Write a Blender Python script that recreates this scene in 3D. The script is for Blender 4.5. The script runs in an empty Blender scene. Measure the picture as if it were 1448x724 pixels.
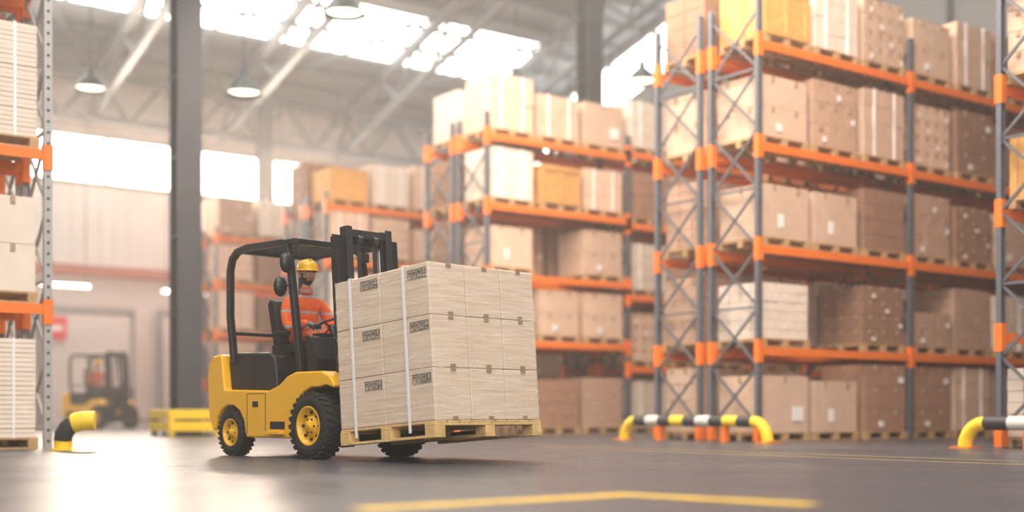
import bpy, math, random
from mathutils import Vector, Matrix
import bmesh
random.seed(11)
S=bpy.context.scene
S.view_settings.view_transform='Standard'
CA,SA=math.cos(math.radians(36.1)),math.sin(math.radians(36.1))
def c2w(X,Y): return (CA*X+SA*Y, -SA*X+CA*Y)
# ---------------------------------------------------------------- materials
M={}
def mat(name,col,rough=.6,metal=0,bump=0,bscale=20,var=0,vscale=4,rand=0,emit=None,estr=0,spec=.5,coat=0):
    m=bpy.data.materials.new(name); m.use_nodes=True
    n=m.node_tree.nodes; l=m.node_tree.links; b=n['Principled BSDF']
    b.inputs['Base Color'].default_value=(*col,1); b.inputs['Roughness'].default_value=rough
    b.inputs['Metallic'].default_value=metal; b.inputs['Specular IOR Level'].default_value=spec
    b.inputs['Coat Weight'].default_value=coat
    if emit: b.inputs['Emission Color'].default_value=(*emit,1); b.inputs['Emission Strength'].default_value=estr
    tc=n.new('ShaderNodeTexCoord')
    last=None
    if var>0:
        t=n.new('ShaderNodeTexNoise'); t.inputs['Scale'].default_value=vscale; t.inputs['Detail'].default_value=5
        l.new(tc.outputs['Object'],t.inputs['Vector'])
        r=n.new('ShaderNodeMapRange'); r.inputs[1].default_value=.3; r.inputs[2].default_value=.7
        r.inputs[3].default_value=1-var; r.inputs[4].default_value=1+var*.6
        l.new(t.outputs['Fac'],r.inputs[0]); last=r.outputs[0]
    if rand>0:
        oi=n.new('ShaderNodeObjectInfo'); r=n.new('ShaderNodeMapRange')
        r.inputs[3].default_value=1-rand; r.inputs[4].default_value=1+rand
        l.new(oi.outputs['Random'],r.inputs[0])
        if last is not None:
            mm=n.new('ShaderNodeMath'); mm.operation='MULTIPLY'; l.new(last,mm.inputs[0]); l.new(r.outputs[0],mm.inputs[1]); last=mm.outputs[0]
        else: last=r.outputs[0]
    if last is not None:
        vm=n.new('ShaderNodeVectorMath'); vm.operation='SCALE'; vm.inputs[0].default_value=col
        l.new(last,vm.inputs['Scale']); l.new(vm.outputs[0],b.inputs['Base Color'])
    if bump>0:
        t=n.new('ShaderNodeTexNoise'); t.inputs['Scale'].default_value=bscale; t.inputs['Detail'].default_value=4
        l.new(tc.outputs['Object'],t.inputs['Vector'])
        bp=n.new('ShaderNodeBump'); bp.inputs['Strength'].default_value=bump; bp.inputs['Distance'].default_value=.01
        l.new(t.outputs['Fac'],bp.inputs['Height']); l.new(bp.outputs[0],b.inputs['Normal'])
    M[name]=m; return m
mat('card_light',(.66,.46,.34),.8,var=.08,rand=.12)
mat('card_mid',(.50,.32,.23),.8,var=.08,rand=.15)
mat('card_brown',(.34,.185,.12),.8,var=.08,rand=.15)
mat('card_white',(.76,.64,.54),.75,var=.06,rand=.1)
mat('tape',(.42,.28,.18),.4)
mat('tape_dark',(.34,.21,.13),.5)
mat('label',(.85,.83,.8),.6)
mat('ink',(.09,.07,.06),.7)
mat('crate_wood',(.66,.34,.10),.7,var=.2,vscale=8,rand=.1)
mat('pallet_wood',(.50,.31,.15),.75,var=.25,vscale=10,bump=.3,bscale=40)
mat('pallet_fresh',(.74,.49,.20),.7,var=.22,vscale=9,bump=.3,bscale=60)
mat('rack_orange',(.86,.19,.02),.45,var=.06)
mat('rack_gray',(.13,.14,.165),.5,metal=.3,var=.1)
mat('rack_pale',(.42,.40,.39),.5,metal=.2,var=.1)
mat('hole',(.02,.02,.02),.9)
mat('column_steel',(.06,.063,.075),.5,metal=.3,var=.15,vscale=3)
mat('truss_steel',(.12,.13,.14),.5,metal=.2)
mat('roof_panel',(.19,.205,.22),.6,var=.06)
mat('barrier_yellow',(.90,.60,.02),.4,var=.08)
mat('barrier_black',(.03,.03,.03),.5)
mat('barrier_white',(.65,.62,.56),.5)
mat('truck_yellow',(.86,.45,.010),.32,var=.05,vscale=2,coat=.3)
mat('truck_black',(.011,.011,.013),.38)
mat('truck_gray',(.035,.035,.04),.45,metal=.4)
mat('rubber',(.016,.015,.015),.85,bump=.3,bscale=60)
mat('seat',(.010,.010,.011),.6)
mat('chrome',(.6,.6,.6),.2,metal=1)
mat('mirror_glass',(.5,.55,.6),.05,metal=1)
mat('strap',(.86,.86,.86),.35)
mat('skin',(.56,.29,.19),.5)
mat('lip',(.38,.14,.10),.5)
mat('beard',(.04,.024,.016),.9,bump=.5,bscale=200)
mat('helmet',(.95,.52,.01),.25,coat=.5)
mat('glove',(.16,.16,.17),.8,bump=.3,bscale=150)
mat('trousers',(.65,.10,.02),.85,bump=.4,bscale=30)
mat('boot',(.03,.025,.02),.6)
mat('eye',(.02,.02,.02),.2)
mat('wall_panel',(.72,.70,.68),.6,var=.04,vscale=.6)
mat('wall_beige',(.48,.43,.39),.7,var=.05,vscale=.6)
mat('wall_low',(.58,.51,.49),.7,var=.06,vscale=.6)
mat('wall_dark',(.28,.27,.27),.7)
mat('door_panel',(.66,.61,.59),.6)
mat('red_beam',(.38,.09,.05),.6)
mat('sign_red',(.65,.02,.03),.5)
mat('lamp_shell',(.06,.08,.08),.4,metal=.5)
mat('lamp_glow',(1,.9,.75),.5,emit=(1,.85,.65),estr=5)
mat('tube_glow',(1,.95,.9),.5,emit=(1,.92,.82),estr=8)
mat('window_glow',(1,1,1),.5,emit=(1,.95,.88),estr=6)
mat('sky_glow',(1,1,1),.5,emit=(1,.98,.95),estr=6)
mat('line_yellow',(.90,.55,.03),.5,var=.25,vscale=6)
mat('line_faded',(.45,.33,.12),.5,var=.3,vscale=6)

m=mat('hivis',(.80,.12,.015),.8,bump=.9,bscale=14); n=m.node_tree.nodes; l=m.node_tree.links
n['Bump'].inputs['Distance'].default_value=.03
tc=n.new('ShaderNodeTexCoord'); sp=n.new('ShaderNodeSeparateXYZ'); l.new(tc.outputs['Object'],sp.inputs[0])
w=n.new('ShaderNodeMath'); w.operation='PINGPONG'; w.inputs[1].default_value=.085; l.new(sp.outputs['Z'],w.inputs[0])
g=n.new('ShaderNodeMath'); g.operation='LESS_THAN'; g.inputs[1].default_value=.014; l.new(w.outputs[0],g.inputs[0])
mx=n.new('ShaderNodeMix'); mx.data_type='RGBA'; mx.inputs[6].default_value=(.80,.12,.015,1); mx.inputs[7].default_value=(.35,.34,.32,1)
l.new(g.outputs[0],mx.inputs[0]); l.new(mx.outputs[2],n['Principled BSDF'].inputs['Base Color'])

m=mat('carton_pale',(.72,.60,.46),.6); n=m.node_tree.nodes; l=m.node_tree.links
tc=n.new('ShaderNodeTexCoord'); mp=n.new('ShaderNodeMapping'); mp.inputs['Scale'].default_value=(1.0,1.0,30)
t=n.new('ShaderNodeTexNoise'); t.inputs['Scale'].default_value=2.2; t.inputs['Detail'].default_value=6; t.inputs['Distortion'].default_value=.5
cr=n.new('ShaderNodeValToRGB'); cr.color_ramp.elements[0].position=.28; cr.color_ramp.elements[0].color=(.62,.45,.32,1)
cr.color_ramp.elements[1].position=.7; cr.color_ramp.elements[1].color=(.82,.68,.53,1)
l.new(tc.outputs['Object'],mp.inputs[0]); l.new(mp.outputs[0],t.inputs['Vector']); l.new(t.outputs['Fac'],cr.inputs[0])
l.new(cr.outputs[0],n['Principled BSDF'].inputs['Base Color'])
m=bpy.data.materials.new('stretch_film'); m.use_nodes=True; M['stretch_film']=m; n=m.node_tree.nodes; l=m.node_tree.links
b=n['Principled BSDF']; b.inputs['Base Color'].default_value=(.92,.87,.80,1); b.inputs['Roughness'].default_value=.22
tr=n.new('ShaderNodeBsdfTransparent'); ms=n.new('ShaderNodeMixShader'); out=n['Material Output']
tc=n.new('ShaderNodeTexCoord'); mp=n.new('ShaderNodeMapping'); mp.inputs['Scale'].default_value=(1.2,1.2,16); mp.inputs['Rotation'].default_value=(.10,-.10,0)
t=n.new('ShaderNodeTexNoise'); t.inputs['Scale'].default_value=2.6; t.inputs['Detail'].default_value=5; t.inputs['Distortion'].default_value=1.6
r=n.new('ShaderNodeMapRange'); r.inputs[1].default_value=.52; r.inputs[2].default_value=.75; r.inputs[3].default_value=.03; r.inputs[4].default_value=.45
l.new(tc.outputs['Object'],mp.inputs[0]); l.new(mp.outputs[0],t.inputs['Vector']); l.new(t.outputs['Fac'],r.inputs[0])
l.new(r.outputs[0],ms.inputs[0]); l.new(tr.outputs[0],ms.inputs[1]); l.new(b.outputs[0],ms.inputs[2]); l.new(ms.outputs[0],out.inputs[0])
bp=n.new('ShaderNodeBump'); bp.inputs['Strength'].default_value=.5; l.new(t.outputs['Fac'],bp.inputs['Height']); l.new(bp.outputs[0],b.inputs['Normal'])
m=mat('concrete_floor',(.15,.155,.17),.4); n=m.node_tree.nodes; l=m.node_tree.links; b=n['Principled BSDF']
tc=n.new('ShaderNodeTexCoord')
t=n.new('ShaderNodeTexNoise'); t.inputs['Scale'].default_value=.7; t.inputs['Detail'].default_value=9; t.inputs['Roughness'].default_value=.65
l.new(tc.outputs['Object'],t.inputs['Vector'])
cr=n.new('ShaderNodeValToRGB'); cr.color_ramp.elements[0].position=.3; cr.color_ramp.elements[0].color=(.03,.035,.048,1)
cr.color_ramp.elements[1].position=.72; cr.color_ramp.elements[1].color=(.085,.09,.105,1)
l.new(t.outputs['Fac'],cr.inputs[0]); l.new(cr.outputs[0],b.inputs['Base Color'])
r=n.new('ShaderNodeMapRange'); r.inputs[1].default_value=.3; r.inputs[2].default_value=.7; r.inputs[3].default_value=.42; r.inputs[4].default_value=.24
l.new(t.outputs['Fac'],r.inputs[0]); l.new(r.outputs[0],b.inputs['Roughness'])
t2=n.new('ShaderNodeTexNoise'); t2.inputs['Scale'].default_value=12; t2.inputs['Detail'].default_value=6; l.new(tc.outputs['Object'],t2.inputs['Vector'])
bp=n.new('ShaderNodeBump'); bp.inputs['Strength'].default_value=.12; bp.inputs['Distance'].default_value=.01; l.new(t2.outputs['Fac'],bp.inputs['Height']); l.new(bp.outputs[0],b.inputs['Normal'])

# ---------------------------------------------------------------- mesh builder
class MB:
    def __init__(s): s.v=[];s.f=[];s.m=[];s.sm=[];s.names=[];s.T=Matrix.Identity(4)
    def mi(s,n):
        if n not in s.names: s.names.append(n)
        return s.names.index(n)
    def add(s,vs,fs,m,smooth=False):
        o=len(s.v); s.v+=[tuple(s.T@Vector(p)) for p in vs]; k=s.mi(m)
        for f in fs: s.f.append([i+o for i in f]); s.m.append(k); s.sm.append(smooth)
    def box(s,c,d,m,rot=None):
        x,y,z=d[0]/2,d[1]/2,d[2]/2
        vs=[Vector((a*x,b_*y,c_*z)) for a in(-1,1) for b_ in(-1,1) for c_ in(-1,1)]
        if rot is not None: vs=[rot@p for p in vs]
        C=Vector(c); vs=[p+C for p in vs]
        s.add(vs,[(0,1,3,2),(4,6,7,5),(0,4,5,1),(2,3,7,6),(0,2,6,4),(1,5,7,3)],m)
    def bx(s,x0,x1,y0,y1,z0,z1,m): s.box(((x0+x1)/2,(y0+y1)/2,(z0+z1)/2),(x1-x0,y1-y0,z1-z0),m)
    def tube(s,pts,r,m,n=8,smooth=True,closed=False,cap=True,square=False):
        P=[Vector(p) for p in pts]; K=len(P); rs=r if isinstance(r,(list,tuple)) else [r]*K
        vs=[]; up=None
        for i in range(K):
            if closed: t=(P[(i+1)%K]-P[i-1]).normalized()
            elif i==0: t=(P[1]-P[0]).normalized()
            elif i==K-1: t=(P[-1]-P[-2]).normalized()
            else: t=((P[i+1]-P[i]).normalized()+(P[i]-P[i-1]).normalized()).normalized()
            if up is None:
                a=Vector((0,0,1)) if abs(t.z)<.9 else Vector((0,1,0))
                up=(a-t*a.dot(t)).normalized()
            else: up=(up-t*up.dot(t)).normalized()
            sd=t.cross(up)
            for k in range(n):
                an=2*math.pi*(k+(.5 if square else 0))/n
                vs.append(P[i]+(up*math.cos(an)+sd*math.sin(an))*rs[i])
        fs=[]
        for i in range(K if closed else K-1):
            j=(i+1)%K
            for k in range(n): fs.append((i*n+k,i*n+(k+1)%n,j*n+(k+1)%n,j*n+k))
        s.add(vs,fs,m,smooth and not square)
        if cap and not closed:
            s.add(vs[:n],[tuple(range(n))[::-1]],m); s.add(vs[-n:],[tuple(range(n))],m)
    def bar(s,a,b,w,m): s.tube([a,b],w*.7071,m,4,square=True)
    def cyl(s,a,b,r,m,n=16,smooth=True): s.tube([a,b],r,m,n,smooth)
    def lathe(s,prof,m,n=32,c=(0,0,0),axis='y',smooth=True):
        vs=[];K=len(prof)
        for i in range(n):
            a=2*math.pi*i/n
            for r,h in prof:
                p=(r*math.cos(a),h,r*math.sin(a)) if axis=='y' else (r*math.cos(a),r*math.sin(a),h)
                vs.append((p[0]+c[0],p[1]+c[1],p[2]+c[2]))
        fs=[]
        for i in range(n):
            j=(i+1)%n
            for k in range(K-1): fs.append((i*K+k,i*K+k+1,j*K+k+1,j*K+k))
        s.add(vs,fs,m,smooth)
    def prism(s,poly,vec,m):
        n=len(poly); V=Vector(vec); P=[Vector(p) for p in poly]
        vs=P+[p+V for p in P]
        fs=[tuple(range(n)),tuple(range(2*n-1,n-1,-1))]+[(i,i+n,(i+1)%n+n,(i+1)%n) for i in range(n)]
        s.add(vs,fs,m)
    def mesh(s,name):
        me=bpy.data.meshes.new(name); me.from_pydata(s.v,[],s.f)
        for nn in s.names: me.materials.append(M[nn])
        me.polygons.foreach_set('material_index',s.m); me.polygons.foreach_set('use_smooth',s.sm)
        bm=bmesh.new(); bm.from_mesh(me); bmesh.ops.recalc_face_normals(bm,faces=bm.faces); bm.to_mesh(me); bm.free()
        me.update(); return me
    def obj(s,name,parent=None,loc=(0,0,0),rz=0,bevel=0,seg=2):
        return mk(name,s.mesh(name),parent,loc,rz,bevel,seg)
def mk(name,me,parent=None,loc=(0,0,0),rz=0,bevel=0,seg=2):
    o=bpy.data.objects.new(name,me); S.collection.objects.link(o); o.location=loc; o.rotation_euler[2]=rz
    if parent: o.parent=parent
    if bevel:
        b=o.modifiers.new('bevel','BEVEL'); b.width=bevel; b.segments=seg; b.limit_method='ANGLE'; b.angle_limit=math.radians(35)
    return o
def empty(name,loc=(0,0,0),rz=0,parent=None):
    o=bpy.data.objects.new(name,None); S.collection.objects.link(o); o.location=loc; o.rotation_euler[2]=rz; o.empty_display_size=.3
    if parent: o.parent=parent
    return o

# ---------------------------------------------------------------- room shell
zr=lambda v:12.4+.28*(44-v)
U0,U1,VB=-14,31.5,44
mb=MB(); mb.bx(-30,50,-12,VB+.3,-.1,0,'concrete_floor'); mb.obj('floor')
mb=MB()
mb.bx(U0,U1,VB,VB+.3,0,5.4,'wall_low'); mb.bx(U0,U1,VB,VB+.3,5.4,8.6,'wall_panel'); mb.bx(U0,U1,VB,VB+.3,10.2,12.4,'wall_beige')
u=U0
while u<U1: mb.bx(u,u+.12,VB-.06,VB,5.7,8.6,'wall_panel'); u+=.5
mb.bx(U0,U1,VB-.12,VB,8.5,8.62,'truss_steel'); mb.bx(U0,U1,VB-.12,VB,10.18,10.3,'truss_steel')
u=11.
while u<U1: mb.bx(u,u+.08,VB-.1,VB,8.6,10.2,'truss_steel'); u+=3.2
mb.obj('wall_back')
mb=MB(); mb.bx(U0,U1,VB-.3,VB,5.3,5.65,'red_beam'); mb.obj('trim_2')
mb=MB(); mb.bx(U0,U1,VB+.05,VB+.15,8.6,10.2,'window_glow'); mb.obj('window_1')
for i,uu in enumerate((12.0,16.2,20.4)):
    mb=MB(); 
    for k in range(14): mb.bx(uu,uu+3,VB-.28,VB-.22,.02+k*.28,.02+k*.28+.25,'door_panel')
    mb.bx(uu-.15,uu,VB-.36,VB-.2,0,4.1,'wall_dark'); mb.bx(uu+3,uu+3.15,VB-.36,VB-.2,0,4.1,'wall_dark'); mb.bx(uu-.15,uu+3.15,VB-.36,VB-.2,4.0,4.2,'wall_dark')
    mb.obj('door_%d'%(i+1))
mb=MB()
for (v0,v1) in ((12,VB),):
    mb.prism([(U1,v0,0),(U1,v1,0),(U1,v1,zr(v1)-2.2),(U1,v0,zr(v0)-2.2)],(.3,0,0),'wall_dark')
    mb.prism([(U1,v0,zr(v0)-.4),(U1,v1,zr(v1)-.4),(U1,v1,zr(v1)),(U1,v0,zr(v0))],(.3,0,0),'wall_dark')
v=14
while v<VB: mb.bx(U1-.12,U1,v,v+.12,0,zr(v),'truss_steel'); v+=2.5
mb.obj('wall_right')
mb=MB(); mb.prism([(U1+.1,12,zr(12)-2.2),(U1+.1,VB,zr(VB)-2.2),(U1+.1,VB,zr(VB)-.4),(U1+.1,12,zr(12)-.4)],(.1,0,0),'sky_glow'); mb.obj('window_2')
mb=MB()
def rp(v0,v1,u0=U0,u1=U1+.3): mb.prism([(u0,v0,zr(v0)),(u0,v1,zr(v1)),(u0,v1,zr(v1)+.15),(u0,v0,zr(v0)+.15)],(u1-u0,0,0),'roof_panel')
rp(VB+.3,40.2); rp(37,30); rp(27,19); rp(16,8); rp(37,40.2,28.6,U1+.3)
mb.obj('ceiling')
mb=MB()
for (a,b_) in ((37,40.2),(27,30),(16,19)):  # far strip is the visible skylight; nearer ones are unseen, added for light
    mb.prism([(U0,a,zr(a)+.08),(U0,b_,zr(b_)+.08),(U0,b_,zr(b_)+.12),(U0,a,zr(a)+.12)],(28.6-U0,0,0),'sky_glow')
mb.obj('window_3')
mb=MB()
v=43.6
while v>28: mb.bar((U0,v,zr(v)-.12),(U1,v,zr(v)-.12),.15,'truss_steel'); v-=1.25
for uu in (3.8,8.7,13.6,18.5,23.4,28.3):
    mb.prism([(uu-.14,8,zr(8)-.5),(uu-.14,VB,zr(VB)-.5),(uu-.14,VB,zr(VB)-.2),(uu-.14,8,zr(8)-.2)],(.28,0,0),'truss_steel')
    mb.bar((uu,20,zr(20)-2.1),(uu,VB,zr(VB)-1.7),.2,'truss_steel')
    v=VB
    while v>22:
        mb.bar((uu,v,zr(v)-1.7),(uu,v-1.2,zr(v-1.2)-.5),.1,'truss_steel'); mb.bar((uu,v-1.2,zr(v-1.2)-.5),(uu,v-2.4,zr(v-2.4)-1.7),.1,'truss_steel'); v-=2.4
for uu in (8.7,13.6,18.5,23.4):
    mb.bar((uu,43.5,zr(43.5)-.35),(uu+4.9,36,zr(36)-.35),.08,'truss_steel'); mb.bar((uu+4.9,43.5,zr(43.5)-.35),(uu,36,zr(36)-.35),.08,'truss_steel')
mb.bar((U0,43.2,12.2),(U1,43.2,12.2),.25,'truss_steel'); mb.bar((U0,43.2,10.7),(U1,43.2,10.7),.25,'truss_steel')
u=U0
while u<U1-1: mb.bar((u,43.2,10.7),(u+1.2,43.2,12.2),.12,'truss_steel'); mb.bar((u+1.2,43.2,12.2),(u+2.4,43.2,10.7),.12,'truss_steel'); u+=2.4
mb.obj('trim_1')
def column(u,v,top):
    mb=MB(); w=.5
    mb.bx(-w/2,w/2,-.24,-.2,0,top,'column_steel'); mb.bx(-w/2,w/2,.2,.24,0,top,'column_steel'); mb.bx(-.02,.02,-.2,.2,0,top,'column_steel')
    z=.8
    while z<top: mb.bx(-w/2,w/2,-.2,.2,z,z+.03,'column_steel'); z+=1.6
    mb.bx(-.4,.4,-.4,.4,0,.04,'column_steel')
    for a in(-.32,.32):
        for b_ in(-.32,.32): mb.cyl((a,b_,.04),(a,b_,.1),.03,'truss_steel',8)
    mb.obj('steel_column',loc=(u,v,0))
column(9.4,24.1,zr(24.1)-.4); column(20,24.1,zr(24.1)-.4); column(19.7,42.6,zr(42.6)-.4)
mb=MB()
for s in(-1,1):
    for z in(.10,.34):
        mb.bx(-.55,.55,s*.5-.04,s*.5+.04,z,z+.19,'barrier_yellow'); mb.bx(s*.5-.04,s*.5+.04,-.46,.46,z,z+.19,'barrier_yellow')
    for t in(-1,1): mb.bx(s*.47-.05,s*.47+.05,t*.47-.05,t*.47+.05,0,.52,'barrier_black' if t==1 else 'barrier_yellow')
mb.obj('column_guard_barrier',loc=(9.4,24.1,0),bevel=.012)

def lamp(px,py,Y,r=.45):
    X=(px-724)/1748*Y; u,v=c2w(X,Y); z=.45+(585-py)*Y/1748
    mb=MB()
    mb.lathe([(.06,.55),(.10,.5),(.13,.32),(.2,.28),(.34,.15),(r,-.08),(r+.02,-.1),(r-.01,-.09),(.32,.12),(.1,.24)],'lamp_shell',24,axis='z')
    mb.lathe([(.001,-.06),(.2,-.05),(.36,-.02),(.4,0)],'lamp_glow',24,axis='z')
    mb.cyl((0,0,.5),(0,0,zr(v)-z-.1),.02,'lamp_shell',6)
    mb.obj('pendant_lamp',loc=(u,v,z))
lamp(345,128,30); lamp(487,15,27); lamp(730,122,36); lamp(908,112,36); lamp(128,122,34)
for (uu,vv,z) in ((12.4,42.6,4.75),(16.6,42.6,4.75),(21,42.6,4.75)):
    mb=MB(); mb.bx(-.8,.8,-.08,.08,0,.08,'tube_glow'); mb.bx(-.85,.85,-.1,.1,.08,.14,'lamp_shell')
    mb.bx(-.7,-.68,-.01,.01,.14,7.5,'lamp_shell'); mb.bx(.68,.7,-.01,.01,.14,7.5,'lamp_shell')
    mb.obj('fluorescent_light',loc=(uu,vv,z))
mb=MB(); mb.bx(-.35,.35,-.03,0,-.4,.4,'sign_red'); mb.bx(-.2,.2,-.035,-.03,-.08,.08,'label'); mb.obj('wall_sign',loc=(12.4,VB-.38,3.4))
mb=MB()
mb.bx(9.97,10.02,-4,13,.001,.004,'line_faded'); mb.bx(10.7,10.75,-4,20,.001,.004,'line_faded')
mb.obj('floor_marking_line')
mb=MB()
P=[c2w(-.66,5.85),c2w(.62,6.85),c2w(1.42,6.15)]
for a,b_ in ((P[0],P[1]),(P[1],P[2])):
    A=Vector((*a,0));B=Vector((*b_,0)); d=(B-A).normalized(); nn=Vector((-d.y,d.x,0))*.09
    mb.prism([A-nn-d*.08,B-nn+d*.08,B+nn+d*.08,A+nn-d*.08],(0,0,.003 if a==P[0] else .0035),'line_yellow')
mb.obj('floor_marking_arrow',loc=(0,0,.001))

# ---------------------------------------------------------------- pallets and loads
def pallet(mb,w,d,m='pallet_wood',z=0,nb=7):
    for y in(-d/2+.05,0,d/2-.05): mb.bx(-w/2,w/2,y-.05,y+.05,z,z+.022,m)
    for x in(-w/2+.06,0,w/2-.06):
        for y in(-d/2+.05,0,d/2-.05): mb.bx(x-.06,x+.06,y-.05,y+.05,z+.022,z+.1,m)
        mb.bx(x-.06,x+.06,-d/2,d/2,z+.1,z+.122,m)
    bw=d/nb
    for k in range(nb): mb.bx(-w/2,w/2,-d/2+k*bw+.008,-d/2+(k+1)*bw-.008,z+.122,z+.144,m)
def goods(kind,w,d,h,grid,m):
    mb=MB(); pallet(mb,w,d); z0=.145; W,D=w-.04,d-.04; nx,ny,nz=grid
    if kind=='crate':
        mb.bx(-W/2,W/2,-D/2,D/2,z0,z0+h,m)
        for s in(-1,1):
            for k in range(3):
                x=-W/2+.05+k*(W-.1)/2
                mb.bx(x-.05,x+.05,s*D/2-.01,s*D/2+.02*s if s>0 else s*D/2+.01,z0,z0+h,m) if s>0 else mb.bx(x-.05,x+.05,-D/2-.02,-D/2,z0,z0+h,m)
            for k in range(3):
                y=-D/2+.05+k*(D-.1)/2
                mb.bx(*( (W/2,W/2+.02) if s>0 else (-W/2-.02,-W/2)),y-.05,y+.05,z0,z0+h,m)
        for zz in(z0,z0+h-.1): mb.bx(-W/2,W/2,-D/2-.035,-D/2-.02,zz,zz+.1,m)
        return mb
    bw,bd,bh=W/nx,D/ny,h/nz; g=.007
    for k in range(nz):
        off=(bw/2 if (kind=='brick' and k%2) else 0)
        for i in range(nx+(1 if off else 0)):
            x0=-W/2+i*bw-off; x1=x0+bw; x0=max(x0,-W/2); x1=min(x1,W/2)
            for j in range(ny):
                y0=-D/2+j*bd; jx=random.uniform(-.006,.006); jy=random.uniform(-.008,.008)
                mb.bx(x0+g+jx,x1-g+jx,y0+g+jy,y0+bd-g+jy,z0+k*bh+g*.5,z0+(k+1)*bh-g*.5,m)
        if kind=='box':
            for i in range(nx):
                xc=-W/2+(i+.5)*bw
                mb.bx(xc-.03,xc+.03,-D/2-.011,-D/2+.02,z0+(k+1)*bh-min(.1,bh*.3),z0+(k+1)*bh-g,'tape')
                if (i+k)%3==0: mb.bx(xc+bw*.15,xc+bw*.38,-D/2-.012,-D/2,z0+k*bh+bh*.2,z0+k*bh+bh*.45,'label')
            for j in range(ny):
                yc=-D/2+(j+.5)*bd
                mb.bx(-W/2-.011,-W/2+.02,yc-.03,yc+.03,z0+(k+1)*bh-min(.1,bh*.3),z0+(k+1)*bh-g,'tape')
    if kind in('strap','slats'):
        for x in(-W*.25,W*.25):
            mb.bx(x-.015,x+.015,-D/2-.012,D/2+.012,z0,z0+h+.008,'strap')
    return mb
specs=[('box',1.15,1.0,.98,(2,2,2),'card_light'),('box',1.15,1.0,1.1,(3,2,3),'card_mid'),('box',1.15,1.0,.92,(1,1,1),'card_light'),
('box',1.15,1.0,1.15,(2,1,3),'card_brown'),('brick',1.15,1.0,.9,(5,4,6),'card_white'),('crate',1.1,1.0,.82,(1,1,1),'crate_wood'),
('strap',1.15,1.0,1.05,(4,3,4),'card_white'),('strap',1.15,1.0,1.15,(3,2,4),'card_light'),('brick',1.15,1.0,1.05,(3,2,4),'card_brown'),
('box',1.15,1.0,.85,(2,1,1),'card_light'),('box',1.15,1.0,.6,(3,2,2),'card_mid'),('strap',1.15,1.0,.9,(2,2,3),'card_light'),
('slats',1.15,1.0,1.42,(1,1,24),'card_white'),('box',1.15,1.0,1.2,(2,2,2),'card_white'),('slats',1.15,1.0,1.25,(1,1,21),'card_white'),
('box',1.15,1.0,1.08,(4,3,4),'card_light'),('box',1.15,1.0,1.0,(3,3,4),'card_brown'),('brick',1.15,1.0,1.1,(4,3,7),'card_mid')]
LM=[goods(*s).mesh('palletized_goods') for s in specs]
def load(k,u,v,z,rz=0): 
    return mk('palletized_crate' if k==5 else 'palletized_boxes',LM[k],loc=(u,v,z+.002),rz=rz)
BAY=3.9; DEP=1.1
def rack(u0,v0,levels,height,depth=DEP,bay=BAY,up='rack_gray',holes=False,direction=1):
    root=empty('pallet_rack',(u0,v0,0)); n=len(levels)
    mb=MB(); mo=MB()
    for i in range(n+1):
        x=i*bay*direction
        for y in(.04,depth-.04):
            mb.bx(x-.05,x+.05,y-.04,y-.034,0,height,up) if y<.5 else mb.bx(x-.05,x+.05,y+.034,y+.04,0,height,up)
            mb.bx(x-.05,x-.044,y-.034,y+.034,0,height,up); mb.bx(x+.044,x+.05,y-.034,y+.034,0,height,up)
            mb.bx(x-.08,x+.08,y-.04-.03,y+.04+.03,0,.012,up)
            if holes or i==0:
                z=.1
                while z<height-.05:
                    if y<.5:
                        for dx in ((-.022,.022) if not holes else (0,)): mb.lathe([(.001,0),(.012 if not holes else .02,0)],'hole',8,c=(x+dx,y-.0415,z))
                    z+=.1 if not holes else .14
        z=.25;k=0;st=.95
        while z+st<height:
            a,b_=(.04,depth-.04)
            mb.bar((x,a,z),(x,b_,z+st),.035,up); mb.bar((x,b_,z),(x,a,z+st),.035,up)
            if k%2==0: mb.bar((x,a,z),(x,b_,z),.035,up)
            z+=st;k+=1
        lv=set()
        if i<n: lv|=set(levels[i])
        if i>0: lv|=set(levels[i-1])
        for z in sorted(lv):
            a,b_=(.25,.12) if not holes else (.26,.06)
            for y in(-.004,depth+.004): mo.bx(x-.06,x+.06,y-.012,y+.012,z-a,z+b_,'rack_orange')
            for y in(.04,depth-.04): mo.bx(x-.054,x+.054,y-.044,y+.044,z-a,z+b_,'rack_orange')
        if i==0 and not holes:
            for y in (.04,depth-.04): mo.bx(x-.07,x+.07,y-.055,y+.055,0,.3,'rack_orange')
    for i in range(n):
        xa,xb=sorted((i*bay*direction,(i+1)*bay*direction))
        for z in levels[i]:
            for y in(.0,depth-.05): mo.bx(xa+.05,xb-.05,y,y+.05,z-.13,z,'rack_orange')
    mb.obj('uprights_and_bracing',root); mo.obj('beams',root)
    return root
def fill(u0,v0,levels,plan=None,depth=DEP,bay=BAY,direction=1,pskip=.04,choices=None,ground=True):
    for i,lv in enumerate(levels):
        for li,z in enumerate(([0] if ground else [])+list(lv)):
            for s in range(3):
                u=u0+direction*(i*bay+.68+s*1.27)
                k=None
                if plan and (i,li) in plan:
                    k=plan[(i,li)][s]
                    if k is None: continue
                else:
                    if random.random()<pskip: continue
                    k=random.choice(choices or [0,1,3,6,7,8,9,15,16,17,0,7,1,4,5,15,16])
                load(k,u+random.uniform(-.02,.02),v0+depth/2+random.uniform(-.03,.03),z)
L1=[1.515,3.14,4.77,6.39]
E=14.73
rack(E,8.26,[L1,L1],7.1); fill(E,8.26,[L1,L1])
rack(E,6.96,[L1,L1],7.1)
lv=[L1,L1,L1,L1]
rack(E,13.52,lv,7.1)
fill(E,13.52,lv,plan={(0,0):(2,9,3),(0,1):(4,None,16),(0,2):(9,9,8),(0,3):(0,1,7),(0,4):(5,6,15),(1,0):(3,7,1),(1,1):(10,17,6),(1,2):(1,16,0),(1,3):(15,3,8),(1,4):(0,7,3)})
rack(E,14.82,lv,7.1); fill(E,14.82,lv)
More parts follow.
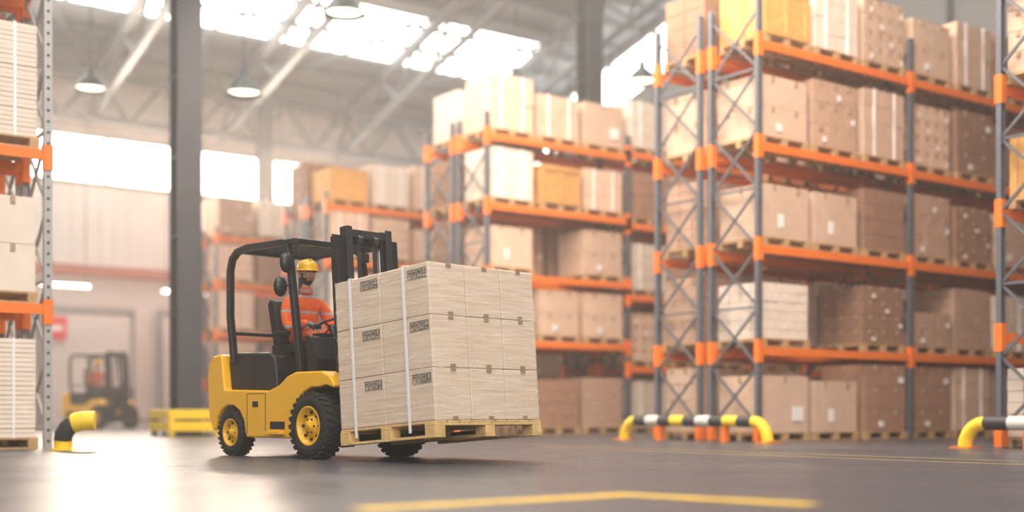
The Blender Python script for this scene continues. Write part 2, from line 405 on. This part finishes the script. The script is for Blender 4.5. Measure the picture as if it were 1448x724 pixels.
LM1=[2.0,3.4,4.85,6.3]
lv=[LM1,L1,L1,L1]
rack(E,21.05,lv,6.75)
fill(E,21.05,lv,plan={(0,0):(None,8,17),(0,1):(10,0,0),(0,2):(9,None,0),(0,3):(6,5,11),(0,4):(7,11,2)},)
rack(E,22.35,lv,6.75); fill(E,22.35,lv)
L3=[1.4,2.9,4.4,5.8]
for v0 in (28.2,35.3):
    for dv in (0,1.3):
        rack(E,v0+dv,[L3,L3,L3],6.1); fill(E,v0+dv,[L3,L3,L3],pskip=.06,plan={(0,4):(5,6,7)} if (v0<30 and dv==0) else None)
LL=[1.84,3.80,6.0]
rack(4.49,16.15,[LL,LL],8.2,up='rack_pale',holes=True,direction=-1)
fill(4.49,16.15,[LL,LL],plan={(0,0):(14,6,7),(0,1):(13,7,6),(0,2):(12,12,6)},direction=-1)
rack(4.49,17.45,[LL,LL],8.2,up='rack_pale',direction=-1); fill(4.49,17.45,[LL,LL],direction=-1)
def guard(u,v0,v1):
    mb=MB(); r=.09;z=.33
    A=[(0,v0+.3-.3*math.cos(a),.02+(z-.02)*math.sin(a)) for a in [math.pi/2*i/5 for i in range(6)]]
    B=[(0,v1-.3+.3*math.cos(a),.02+(z-.02)*math.sin(a)) for a in [math.pi/2*i/5 for i in range(5,-1,-1)]]
    mb.tube(A,r,'barrier_yellow',14)
    mb.tube(B,r,'barrier_yellow',14)
    y=v0+.3;i=0
    cols=['barrier_black','barrier_yellow','barrier_black','barrier_white','barrier_black','barrier_yellow','barrier_black','barrier_white']
    n=9; st=(v1-v0-.6)/n
    for i in range(n):
        mb.tube([(0,y,z),(0,y+st,z)],r,cols[i%8],14); y+=st
    for yy in (v0,v1): mb.bx(-.14,.14,yy-.14,yy+.14,0,.02,'rack_orange')
    for yy in (v0+.9,v1-.9): mb.bx(-.05,.05,yy-.05,yy+.05,0,z,'rack_orange')
    mb.obj('rack_end_guard_rail',loc=(u,0,0))
guard(E-.45,12.95,16.25); guard(E-.45,5.9,9.55)
mb=MB()
A=[(.0,0,.0),(0,0,.12),(.0,-.02,.19),(.04,-.05,.27),(.10,-.08,.33),(.20,-.14,.36),(.33,-.2,.36)]
mb.tube(A[:2],.11,'barrier_yellow',16); mb.tube(A[1:5],.11,'barrier_black',16); mb.tube(A[4:],.12,'barrier_yellow',16)
mb.bx(-.16,.16,-.16,.16,0,.012,'barrier_yellow')
mb.obj('rack_corner_guard',loc=(4.52,15.62,0))

# ---------------------------------------------------------------- forklift
def wheel(mb,x,y,r,w,side):
    c=(x,y,r)
    R=r; h=w/2
    mb.lathe([(R*.58,-h*.9),(R*.62,-h),(R*.86,-h*.98),(R*.95,-h*.8),(R*.965,-h*.4),(R*.965,h*.4),(R*.95,h*.8),(R*.86,h*.98),(R*.62,h),(R*.58,h*.9)],'rubber',40,c)
    nl=26
    for k in range(nl):
        a=2*math.pi*k/nl
        for s in(-1,1):
            aa=a+(math.pi/nl if s>0 else 0)
            rot=Matrix.Rotation(-aa,3,'Y')@Matrix.Rotation(s*.35,3,'X')
            p=Vector((math.cos(aa),0,math.sin(aa)))*(R*.972)
            mb.box((x+p.x,y+s*h*.52,r+p.z),(R*.065,h*.85,R*.13),'rubber',rot)
    s=side
    mb.lathe([(R*.60,s*h*.95),(R*.57,s*h*1.0),(R*.53,s*h*.95),(R*.50,s*h*.55),(R*.32,s*h*.45),(R*.30,s*h*.7),(R*.18,s*h*.75),(R*.15,s*h*.95),(.001,s*h*.97)],'truck_yellow',32,c)
    mb.lathe([(R*.60,-s*h*.95),(R*.5,-s*h*.5),(.001,-s*h*.5)],'truck_gray',24,c)
    for k in range(8):
        a=2*math.pi*k/8; mb.cyl((x+R*.4*math.cos(a),y+s*h*.45,r+R*.4*math.sin(a)),(x+R*.4*math.cos(a),y+s*h*.68,r+R*.4*math.sin(a)),R*.045,'truck_gray',8)
    for k in range(6):
        a=2*math.pi*k/6; mb.cyl((x+R*.22*math.cos(a),y+s*h*.7,r+R*.22*math.sin(a)),(x+R*.22*math.cos(a),y+s*h*.82,r+R*.22*math.sin(a)),R*.03,'truck_gray',8)
TILT=math.radians(-4.3)
def forklift(loc,rz):
    root=empty('forklift',loc,rz)
    mb=MB(); wheel(mb,0,-.535,.33,.22,-1); wheel(mb,0,.535,.33,.22,1); mb.cyl((0,-.5,.33),(0,.5,.33),.07,'truck_gray'); mb.obj('front_wheels',root)
    mb=MB(); wheel(mb,-1.53,-.475,.25,.17,-1); wheel(mb,-1.53,.475,.25,.17,1); mb.cyl((-1.53,-.45,.25),(-1.53,.45,.25),.05,'truck_gray'); mb.obj('rear_wheels',root)
    prof=[(-1.87,.27),(-1.95,.42),(-1.985,.85),(-1.95,1.0),(-1.86,1.08),(-1.70,1.09),(-1.64,.71),(-.80,.69),(-.62,.74),(-.47,.83),(-.33,.87),(.10,.87),(.24,.82),(.33,.72),(.30,.70),(.18,.73)]
    prof+=[(.385*math.cos(a),.33+.385*math.sin(a)) for a in [math.radians(t) for t in (80,100,120,140,160,180)]]
    prof+=[(-.40,.2),(-1.21,.2)]
    prof+=[(-1.53+.295*math.cos(a),.25+.295*math.sin(a)) for a in [math.radians(t) for t in (0,25,50,75,100,125,150,175)]]
    mb=MB()
    for s in(-1,1):
        y0=.34 if s>0 else -.56
        mb.prism([(x,y0,z) for x,z in prof],(0,.22,0),'truck_yellow')
    core=[(-1.87,.27),(-1.96,.42),(-2.0,.85),(-1.96,1.0),(-1.87,1.08),(-1.70,1.09),(-1.64,.71),(-.76,.69),(-.74,.6),(-.1,.6),(-.1,.3),(-1.2,.2)]
    mb.prism([(x,-.345,z) for x,z in core],(0,.69,0),'truck_yellow')
    mb.obj('body',root,bevel=.035,seg=3)
    mb=MB()
    hp=[(-1.66,.70),(-1.70,1.0),(-1.66,1.085),(-1.55,1.11),(-.92,1.09),(-.84,1.05),(-.80,.9),(-.78,.70)]
    mb.prism([(x,-.47,z) for x,z in hp],(0,.94,0),'truck_black')
    mb.obj('engine_hood',root,bevel=.03,seg=3)
    mb=MB()
    mb.bx(-1.55,-.9,-.476,-.47,.76,.77,'truck_gray'); mb.bx(-1.2,-1.19,-.476,-.47,.72,1.05,'truck_gray')
    mb.bx(-.74,-.12,-.5,.5,.60,.63,'truck_gray')
    for s in(-1,1):
        mb.bx(-.78,-.50,min(s*.5,s*.63),max(s*.5,s*.63),.24,.27,'truck_yellow'); mb.bx(-.77,-.51,s*.56-.003,s*.56+.003,.29,.37,'truck_black')
        mb.bx(-1.20,-1.19,s*.561-.001,s*.561+.001,.24,.66,'truck_black'); mb.bx(-.86,-.85,s*.561-.001,s*.561+.001,.24,.66,'truck_black')
        mb.bx(-1.20,-.85,s*.561-.001,s*.561+.001,.655,.662,'truck_black')
        mb.bx(-1.09,-.99,s*.563-.003,s*.563+.003,.52,.58,'truck_gray')
        mb.bx(-1.99,-1.96,s*.38-.07,s*.38+.07,.75,.85,'sign_red')
    mb.prism([(-.14,-.46,.62),(-.10,-.46,1.0),(-.20,-.46,1.22),(-.30,-.46,1.24),(-.27,-.46,1.0),(-.22,-.46,.62)],(0,.92,0),'truck_black')
    mb.bx(-.40,-.24,-.30,-.14,1.17,1.27,'truck_black')
    mb.cyl((-.26,0,.95),(-.47,0,1.34),.035,'truck_black')
    ax=Vector((-.21,0,.39)).normalized(); sd=Vector((0,1,0)); up=ax.cross(sd); cc=Vector((-.48,0,1.355))
    mb.tube([cc+(sd*math.cos(a)+up*math.sin(a))*.17 for a in [2*math.pi*i/24 for i in range(24)]],.014,'truck_black',8,closed=True)
    for a in (math.pi/2,math.pi*7/6,math.pi*11/6): mb.cyl(cc,cc+(sd*math.cos(a)+up*math.sin(a))*.165,.011,'truck_black',6)
    mb.cyl(cc-ax*.02,cc+ax*.015,.035,'truck_black',12)
    for k in range(3):
        y=-.22-.06*k; mb.cyl((-.33,y,1.2),(-.36,y-.01,1.33),.008,'chrome',6); mb.cyl((-.36,y-.01,1.32),(-.365,y-.01,1.36),.015,'truck_black',8)
    mb.obj('cab_controls',root,bevel=.006)
    mb=MB()
    mb.bx(-1.22,-.74,-.24,.24,1.09,1.19,'seat')
    mb.prism([(-1.18,-.24,1.15),(-1.30,-.24,1.62),(-1.26,-.24,1.68),(-1.19,-.24,1.66),(-1.10,-.24,1.35),(-1.06,-.24,1.19)],(0,.48,0),'seat')
    mb.bx(-1.1,-.85,-.29,-.24,1.28,1.33,'seat'); mb.bx(-1.1,-.85,.24,.29,1.28,1.33,'seat')
    mb.bx(-1.2,-.8,-.2,.2,1.07,1.10,'truck_gray')
    mb.obj('seat',root,bevel=.04,seg=3)
    mb=MB()
    for s in(-1,1):
        y=s*.47
        mb.tube([(-1.58,y,1.0),(-1.66,y,1.5),(-1.66,y,2.0),(-1.62,y,2.12),(-1.52,y,2.19),(-1.3,y,2.22),(-.64,y,2.21),(-.585,y,2.16),(-.55,y,2.05),(-.42,y,1.3),(-.34,y,.84)],.048,'truck_black',4,square=True)
        mb.bx(-.62,-.42,y-.03,y+.03,2.175,2.235,'truck_black')
    for x in(-1.5,-.45): mb.bx(x-.035,x+.035,-.47,.47,2.175,2.235,'truck_black')
    for k in range(7):
        y=-.36+k*.12; mb.bx(-1.5,-.45,y-.018,y+.018,2.20,2.235,'truck_black')
    mb.bx(-1.66,-1.60,-.45,.45,1.30,1.34,'truck_black')
    for s in(-1,1):
        mb.bx(-.47,-.42,s*.40-.06,s*.40+.06,2.06,2.16,'truck_gray')
    mb.obj('overhead_guard',root,bevel=.008)
    mb=MB()
    for (x,y,z,h_) in ((-.47,-.56,1.98,.075),(-.52,-.60,1.74,.09)):
        mb.cyl((-.52,-.47,z+.03),(x,y,z),.01,'truck_black',6)
        mb.lathe([(.001,-.03),(.05,-.028),(.07,0),(.068,.02)],'truck_black',20,c=(0,0,0))
        n0=len(mb.v); k=20*4
        for i in range(n0-k,n0):
            vx,vy,vz=mb.v[i]; mb.v[i]=(x-vy,y+vx*1.1,z+vz*1.5)
        mb.box((x-.022,y,z),(.004,.11,.16),'mirror_glass')
    mb.obj('mirrors',root)
    mroot=empty('mast',(.22,0,.12),parent=root); mroot.rotation_euler=(0,TILT,0)
    mb=MB()
    H=2.2
    for s in(-1,1):
        y=s*.33
        mb.bx(-.05,.07,y-.012+s*.04,y+.012+s*.04,0,H-.1,'truck_black'); mb.bx(-.05,-.03,y-.045,y+.045,0,H-.1,'truck_black'); mb.bx(.05,.07,y-.045,y+.045,0,H-.1,'truck_black')
        y=s*.25
        mb.bx(-.01,.10,y-.01+s*.03,y+.01+s*.03,.05,H,'truck_gray'); mb.bx(-.01,.01,y-.035,y+.035,.05,H,'truck_gray'); mb.bx(.08,.10,y-.035,y+.035,.05,H,'truck_gray')
        mb.cyl((-.09,s*.27,.1),(-.09,s*.27,1.4),.035,'truck_black',14); mb.cyl((-.09,s*.27,1.4),(-.09,s*.27,H-.1),.02,'chrome',12)
        mb.bx(.03,.05,s*.10-.02,s*.10+.02,.3,H-.15,'truck_gray')
        mb.tube([(.0,s*.16,H-.1),(-.02,s*.16,1.6),(-.02,s*.15,.6)],.012,'rubber',6)
        mb.cyl((-.10,s*.3,.5),(-.45,s*.3,.62-.1),.03,'truck_gray',10)
    for z in(.08,1.05,H-.16): mb.bx(-.06,-.03,-.36,.36,z,z+.09,'truck_black')
    mb.bx(-.01,.06,-.26,.26,H-.10,H-.02,'truck_gray')
    for s in (-1,1): mb.cyl((.04,s*.10-.03,H-.12),(.04,s*.10+.03,H-.12),.05,'truck_gray',14)
    for z in(.10,.48): mb.bx(.12,.165,-.48,.48,z,z+.11,'truck_black')
    for s in(-1,1): mb.bx(.13,.16,s*.46-.02,s*.46+.02,.1,1.05,'truck_black')
    for k in range(7):
        y=-.42+k*.14; mb.bx(.135,.155,y-.012,y+.012,.55,1.05,'truck_black')
    mb.bx(.13,.16,-.48,.48,1.03,1.07,'truck_black')
    for s in(-1,1):
        mb.bx(.168,.208,s*.28-.06,s*.28+.06,.04,.62,'truck_gray'); mb.bx(.168,1.30,s*.28-.06,s*.28+.06,.045,.08,'truck_gray')
    mb.obj('mast_frame',mroot,bevel=.004)
    return root,mroot
cu,cv=c2w(-1.55,12.58); RZ=math.atan2(-.988,.155)
truck,mast=forklift((cu,cv,0),RZ)
du,dv=c2w((162-724)/1748*37,37)
forklift((du,dv,0),RZ+.1)

# ---------------------------------------------------------------- hero load
Tt=Matrix.Translation((cu,cv,0))@Matrix.Rotation(RZ,4,'Z')@Matrix.Translation((.22,0,.12))@Matrix.Rotation(TILT,4,'Y')
Lr=empty('palletized_carton_load'); Lr.matrix_world=Tt@Matrix.Translation((.27,.065,.0))
LX,LY,LZ=1.37,1.33,1.41
mb=MB()
PX,PY=LX+.0,LY+.02
for y in(-PY/2+.06,0,PY/2-.06): mb.bx(0,PX,y-.06,y+.06,0,.024,'pallet_fresh')
for x in(.07,PX/2,PX-.07):
    for y in(-PY/2+.06,0,PY/2-.06): mb.bx(x-.07,x+.07,y-.06,y+.06,.024,.105,'pallet_fresh')
for x in(.07,PX/2,PX-.07): mb.bx(x-.07,x+.07,-PY/2,PY/2,.105,.128,'pallet_fresh')
nb=9;bw=PY/nb
for k in range(nb): mb.bx(0,PX,-PY/2+k*bw+.01,-PY/2+(k+1)*bw-.01,.128,.150,'pallet_fresh')
mb.obj('pallet',Lr,bevel=.004)
mb=MB(); z0=.152; bx,by,bz=LX/2,LY/3,LZ/3
for i in range(2):
    for j in range(3):
        for k in range(3):
            r=random.uniform
            mb.bx(i*bx+.003+r(0,.003),(i+1)*bx-.003-r(0,.003),-LY/2+j*by+.003,-LY/2+(j+1)*by-.003,z0+k*bz+.002,z0+(k+1)*bz-.002,'carton_pale')
mb.obj('cartons',Lr,bevel=.008,seg=2)
mb=MB()
F=LX+.0015
for j in range(3):
    y=-LY/2+(j+.5)*by+.02
    for k in range(4):
        z=z0+k*bz; zl=max(z-.035,z0); zh=min(z+.035,z0+LZ)
        mb.bx(LX-.002,F,y-.03,y+.03,zl,zh,'tape_dark')
    for i in range(2): mb.bx(i*bx+.01,(i+1)*bx-.01,y-.025,y+.025,z0+LZ-.002,z0+LZ+.001,'tape')
Ys=-LY/2-.0015
def icon(x,z,kind):
    s=.055; t=.006
    def r(x0,x1,z0_,z1): mb.bx(min(x0,x1),max(x0,x1),Ys,Ys+.004,z0_,z1,'ink')
    r(x,x+s,z,z+t); r(x,x+s,z+.08,z+.08+t); r(x,x+t,z,z+.086); r(x+s-t,x+s,z,z+.086)
    if kind==0: r(x+.024,x+.031,z+.02,z+.066); mb.prism([(x+.012,Ys,z+.05),(x+.043,Ys,z+.05),(x+.0275,Ys,z+.074)],(0,.003,0),'ink')
    if kind==1: mb.prism([(x+.01,Ys,z+.045),(x+.045,Ys,z+.045),(x+.0275,Ys,z+.07)],(0,.003,0),'ink'); r(x+.025,x+.03,z+.015,z+.05)
    if kind==2: r(x+.015,x+.04,z+.04,z+.068); r(x+.025,x+.03,z+.015,z+.04); r(x+.015,x+.04,z+.012,z+.018)
    if kind==3: r(x+.012,x+.018,z+.015,z+.07); r(x+.037,x+.043,z+.015,z+.07); r(x+.018,x+.037,z+.03,z+.036)
for i in range(2):
    for k in range(3):
        zz=z0+(k+1)*bz-.13; xx=i*bx+ .40
        for q in range(4): icon(xx+q*.065,zz,q)
mb.obj('tape_and_prints',Lr)
mb=MB()
for x in(.25,1.03):
    w=.035;e=.012
    mb.bx(x-w/2,x+w/2,-LY/2-e,-LY/2-e+.004,-.002+.06,z0+LZ+e,'strap'); mb.bx(x-w/2,x+w/2,LY/2+e-.004,LY/2+e,.06,z0+LZ+e,'strap')
    mb.bx(x-w/2,x+w/2,-LY/2-e,LY/2+e,z0+LZ+e-.004,z0+LZ+e,'strap')
mb.obj('straps',Lr)
mb=MB(); e=.006
mb.bx(-e,LX+e,-LY/2-e,LY/2+e,z0-.03,z0+LZ+e,'stretch_film')
mb.obj('stretch_wrap',Lr,bevel=.02)

# ---------------------------------------------------------------- driver
def skin(name,verts,edges,mt,parent,sub=2,root=0):
    me=bpy.data.meshes.new(name); me.from_pydata([v[0] for v in verts],edges,[]); me.materials.append(M[mt])
    o=bpy.data.objects.new(name,me); S.collection.objects.link(o); o.parent=parent
    md=o.modifiers.new('skin','SKIN'); md.use_smooth_shade=True
    sv=me.skin_vertices[0].data
    for i,v in enumerate(verts):
        r=v[1]; sv[i].radius=r if isinstance(r,tuple) else (r,r); sv[i].use_root=(i==root)
    sb=o.modifiers.new('sub','SUBSURF'); sb.levels=sub; sb.render_levels=sub
    return o
def gs(a,b,w): return math.exp(-((a-b)/w)**2)
def driver(loc,rz):
    D=empty('forklift_driver',loc,rz)
    dz=.08
    def p(x,y,z): return (x,y,z+dz)
    V=[(p(-.99,0,1.16),(.17,.135)),(p(-1.0,0,1.28),(.165,.13)),(p(-.99,0,1.42),(.185,.14)),(p(-.97,0,1.54),(.16,.12)),(p(-.95,0,1.64),(.075,.075)),
    (p(-.96,-.17,1.555),.085),(p(-.93,-.24,1.50),.076),(p(-.89,-.275,1.38),.064),(p(-.85,-.285,1.27),.056),(p(-.72,-.25,1.29),.051),(p(-.60,-.205,1.32),.042),
    (p(-.96,.17,1.555),.085),(p(-.93,.24,1.50),.076),(p(-.89,.275,1.38),.064),(p(-.85,.285,1.27),.056),(p(-.72,.25,1.29),.051),(p(-.60,.205,1.32),.042)]
    Ed=[(0,1),(1,2),(2,3),(3,4),(3,5),(5,6),(6,7),(7,8),(8,9),(9,10),(3,11),(11,12),(12,13),(13,14),(14,15),(15,16)]
    skin('clothed_torso',V,Ed,'hivis',D,3)
    V=[((-1.0,0,1.27),(.15,.11)),((-.92,-.11,1.26),.088),((-.72,-.15,1.285),.08),((-.52,-.18,1.27),.062),((-.45,-.175,1.0),.052),((-.40,-.16,.76),.042),
    ((-.92,.11,1.26),.088),((-.72,.15,1.285),.08),((-.52,.18,1.27),.062),((-.45,.175,1.0),.052),((-.40,.16,.76),.042)]
    skin('trousers',V,[(0,1),(1,2),(2,3),(3,4),(4,5),(0,6),(6,7),(7,8),(8,9),(9,10)],'trousers',D)
    for s in(-1,1):
        skin('boot_%s'%('right' if s<0 else 'left'),[((-.42,s*.16,.80),.05),((-.42,s*.16,.70),.05),((-.34,s*.165,.675),.042),((-.27,s*.17,.67),.036)],[(0,1),(1,2),(2,3)],'boot',D)
    ax=Vector((-.21,0,.39)).normalized(); sdv=Vector((0,1,0)); upv=ax.cross(sdv); cc=Vector((-.48,0,1.355))
    for s in(-1,1):
        a=math.radians(180-12) if s<0 else math.radians(12)
        g=cc+(sdv*math.cos(a)+upv*math.sin(a))*.17
        rad=(g-cc).normalized(); tan=ax.cross(rad).normalized()
        W=Vector(p(-.60,s*.205,1.32)); palm=g+rad*.035+ax*.022
        hv=[(W,.036),((W+palm)/2,(.038,.028)),(palm,(.044,.022))]; he=[(0,1),(1,2)]
        sfx='right' if s<0 else 'left'
        skin('palm_'+sfx,[(tuple(v[0]),v[1]) for v in hv],he,'glove',D)
        for q,(off,ln) in enumerate(((-.034,.9),(-.012,1.0),(.011,.95),(.033,.78))):
            b0=palm+tan*off
            k1=b0-rad*.034*ln+ax*.012; k2=k1-rad*.028*ln-ax*.022; k3=k2+rad*.012-ax*.022
            skin('finger_%d_%s'%(q+1,sfx),[(tuple(b0),.012),(tuple(k1),.011),(tuple(k2),.010),(tuple(k3),.008)],[(0,1),(1,2),(2,3)],'glove',D,1)
        td=-tan if (-tan).dot(Vector((1,0,0)))<0 else tan
        t0=palm+td*.04; t1=t0+td*.012-rad*.03; t2=t1-rad*.022-ax*.008
        skin('thumb_'+sfx,[(tuple(t0),.014),(tuple(t1),.013),(tuple(t2),.010)],[(0,1),(1,2)],'glove',D,1)
    H=empty('head',(-.90,0,1.93),math.radians(-12),D)
    bm=bmesh.new(); bmesh.ops.create_uvsphere(bm,u_segments=64,v_segments=48,radius=1)
    for v in bm.verts:
        x,y,z=v.co
        X=x*.098; Y=y*.076; Z=z*.118
        if z<0: Y*=1-.28*(-z)**1.5; X*=1-.12*(-z)
        if x>0:
            fr=x
            X+=.026*gs(y,0,.16)*gs(z,-.12,.17)*fr
            X+=.008*gs(y,0,.10)*gs(z,.08,.2)*fr
            X-=.011*(gs(y,.36,.18)+gs(y,-.36,.18))*gs(z,.05,.13)*fr
            X+=.006*gs(z,.2,.09)*gs(abs(y),.3,.3)*fr
            X+=.006*gs(y,0,.28)*(gs(z,-.42,.05)+gs(z,-.53,.06))*fr
            X-=.004*gs(y,0,.25)*gs(z,-.475,.03)*fr
            X+=.012*gs(y,0,.3)*gs(z,-.75,.16)
        v.co=(X,Y,Z)
    me=bpy.data.meshes.new('face')
    for f in bm.faces:
        f.smooth=True; c=f.calc_center_median(); z=c.z/.118; y=abs(c.y)/.076
        beard=(z<-.58 and c.x>-.02) or (-.40<z<-.30 and y<.38 and c.x>.05) or (z<-.2 and y>.42 and c.x>-.02 and z<-.2-.35*(1-y)) or (z<.1 and z>-.35 and y>.80 and 0<c.x<.035)
        lip=(-.55<z<-.42 and y<.26 and c.x>.05)
        hair=(c.x<-.02 and z>-.45 and not beard) or z>.62
        f.material_index=2 if lip else (1 if (beard or hair) else 0)
    bm.to_mesh(me); bm.free(); me.materials.append(M['skin']); me.materials.append(M['beard']); me.materials.append(M['lip'])
    mk('face',me,H)
    mb=MB()
    for s in(-1,1):
        mb.lathe([(.001,-.012),(.008,-.009),(.012,0),(.008,.009),(.001,.012)],'label',12,c=(.083,s*.028,.008)); 
        mb.lathe([(.001,-.006),(.005,-.004),(.006,0),(.005,.004),(.001,.006)],'eye',10,c=(.093,s*.028,.008))
        mb.box((.093,s*.028,.03),(.012,.034,.008),'beard')
        mb.tube([(0,s*.074,.03),(-.012,s*.086,.03),(-.022,s*.09,.01),(-.015,s*.088,-.015),(0,s*.078,-.028),(.004,s*.074,0)],.008,'skin',8)
    mb.obj('eyes_ears_brows',H)
    skin('neck',[((-.03,0,-.19),.058),((-.02,0,-.08),.052)],[(0,1)],'skin',H,2)
    mb=MB()
    mb.lathe([(.112,.035),(.113,.06),(.108,.09),(.092,.125),(.06,.148),(.02,.157),(.001,.158)],'helmet',32,axis='z')
    mb.lathe([(.118,.030),(.122,.034),(.118,.042),(.110,.04)],'helmet',32,axis='z')
    pk=[(.118*math.cos(a),.118*math.sin(a),.034) for a in [math.radians(t) for t in range(-60,61,15)]]
    pk2=[(.165*math.cos(a),.125*math.sin(a),.024) for a in [math.radians(t) for t in range(60,-61,-15)]]
    mb.prism(pk+pk2,(0,0,.006),'helmet'); mb.bx(-.09,.09,-.012,.012,.09,.158,'helmet')
    mb.obj('hard_hat',H,loc=(0,0,.012))
    mb=MB(); mb.lathe([(.068,-.20),(.072,-.165),(.066,-.135),(.058,-.14)],'hivis',20,c=(-.03,0,0),axis='z'); mb.obj('collar',H)
driver((cu,cv,0),RZ)
driver((du,dv,0),RZ+.1)

# ---------------------------------------------------------------- lights, world (light haze in the air = world volume)
def area(name,loc,target,size,sy,energy,col,spec=1):
    L=bpy.data.lights.new(name,'AREA'); L.shape='RECTANGLE'; L.size=size; L.size_y=sy; L.energy=energy; L.color=col; L.specular_factor=spec
    o=bpy.data.objects.new(name,L); S.collection.objects.link(o); o.location=loc
    o.rotation_euler=(Vector(target)-Vector(loc)).to_track_quat('-Z','Y').to_euler(); return o
area('overhead_fill',(4,6,13),(8,13,0),12,8,2500,(1,.93,.84))  # added soft fill above the forklift, not an actual skylight
area('camera_side_fill',(-3,-9,8),(8,14,2),26,12,3900,(1,.96,.92))  # added fill behind the camera, replaces sky light lost in the haze
area('window_backlight',(14,42,9),(12,12,1),16,2,4800,(1,.80,.62),.3)
area('aisle_light',(12,18.5,10),(15,18.5,2),6,4,1300,(1,.80,.62))
area('aisle_light.001',(11,11,10),(17,13.5,3),6,4,1100,(1,.83,.67))
wd=bpy.data.worlds.new('World'); S.world=wd; wd.use_nodes=True
bg=wd.node_tree.nodes['Background']; bg.inputs[0].default_value=(1,.95,.9,1); bg.inputs[1].default_value=.5
vs_=wd.node_tree.nodes.new('ShaderNodeVolumeScatter'); vs_.inputs['Color'].default_value=(1,.96,.92,1); vs_.inputs['Density'].default_value=.0045; vs_.inputs['Anisotropy'].default_value=.45
wd.node_tree.links.new(vs_.outputs[0],wd.node_tree.nodes['World Output'].inputs['Volume'])
# ---------------------------------------------------------------- camera
cam=bpy.data.cameras.new('camera'); co=bpy.data.objects.new('camera',cam); S.collection.objects.link(co)
co.location=(0,0,.45); co.rotation_euler=(math.radians(90),0,-math.radians(36.1))
cam.sensor_width=36; cam.lens=36*1748/1448; cam.shift_y=(585-362)/1448; cam.clip_end=200
cam.dof.use_dof=True; cam.dof.focus_distance=11.9; cam.dof.aperture_fstop=.42
S.camera=co
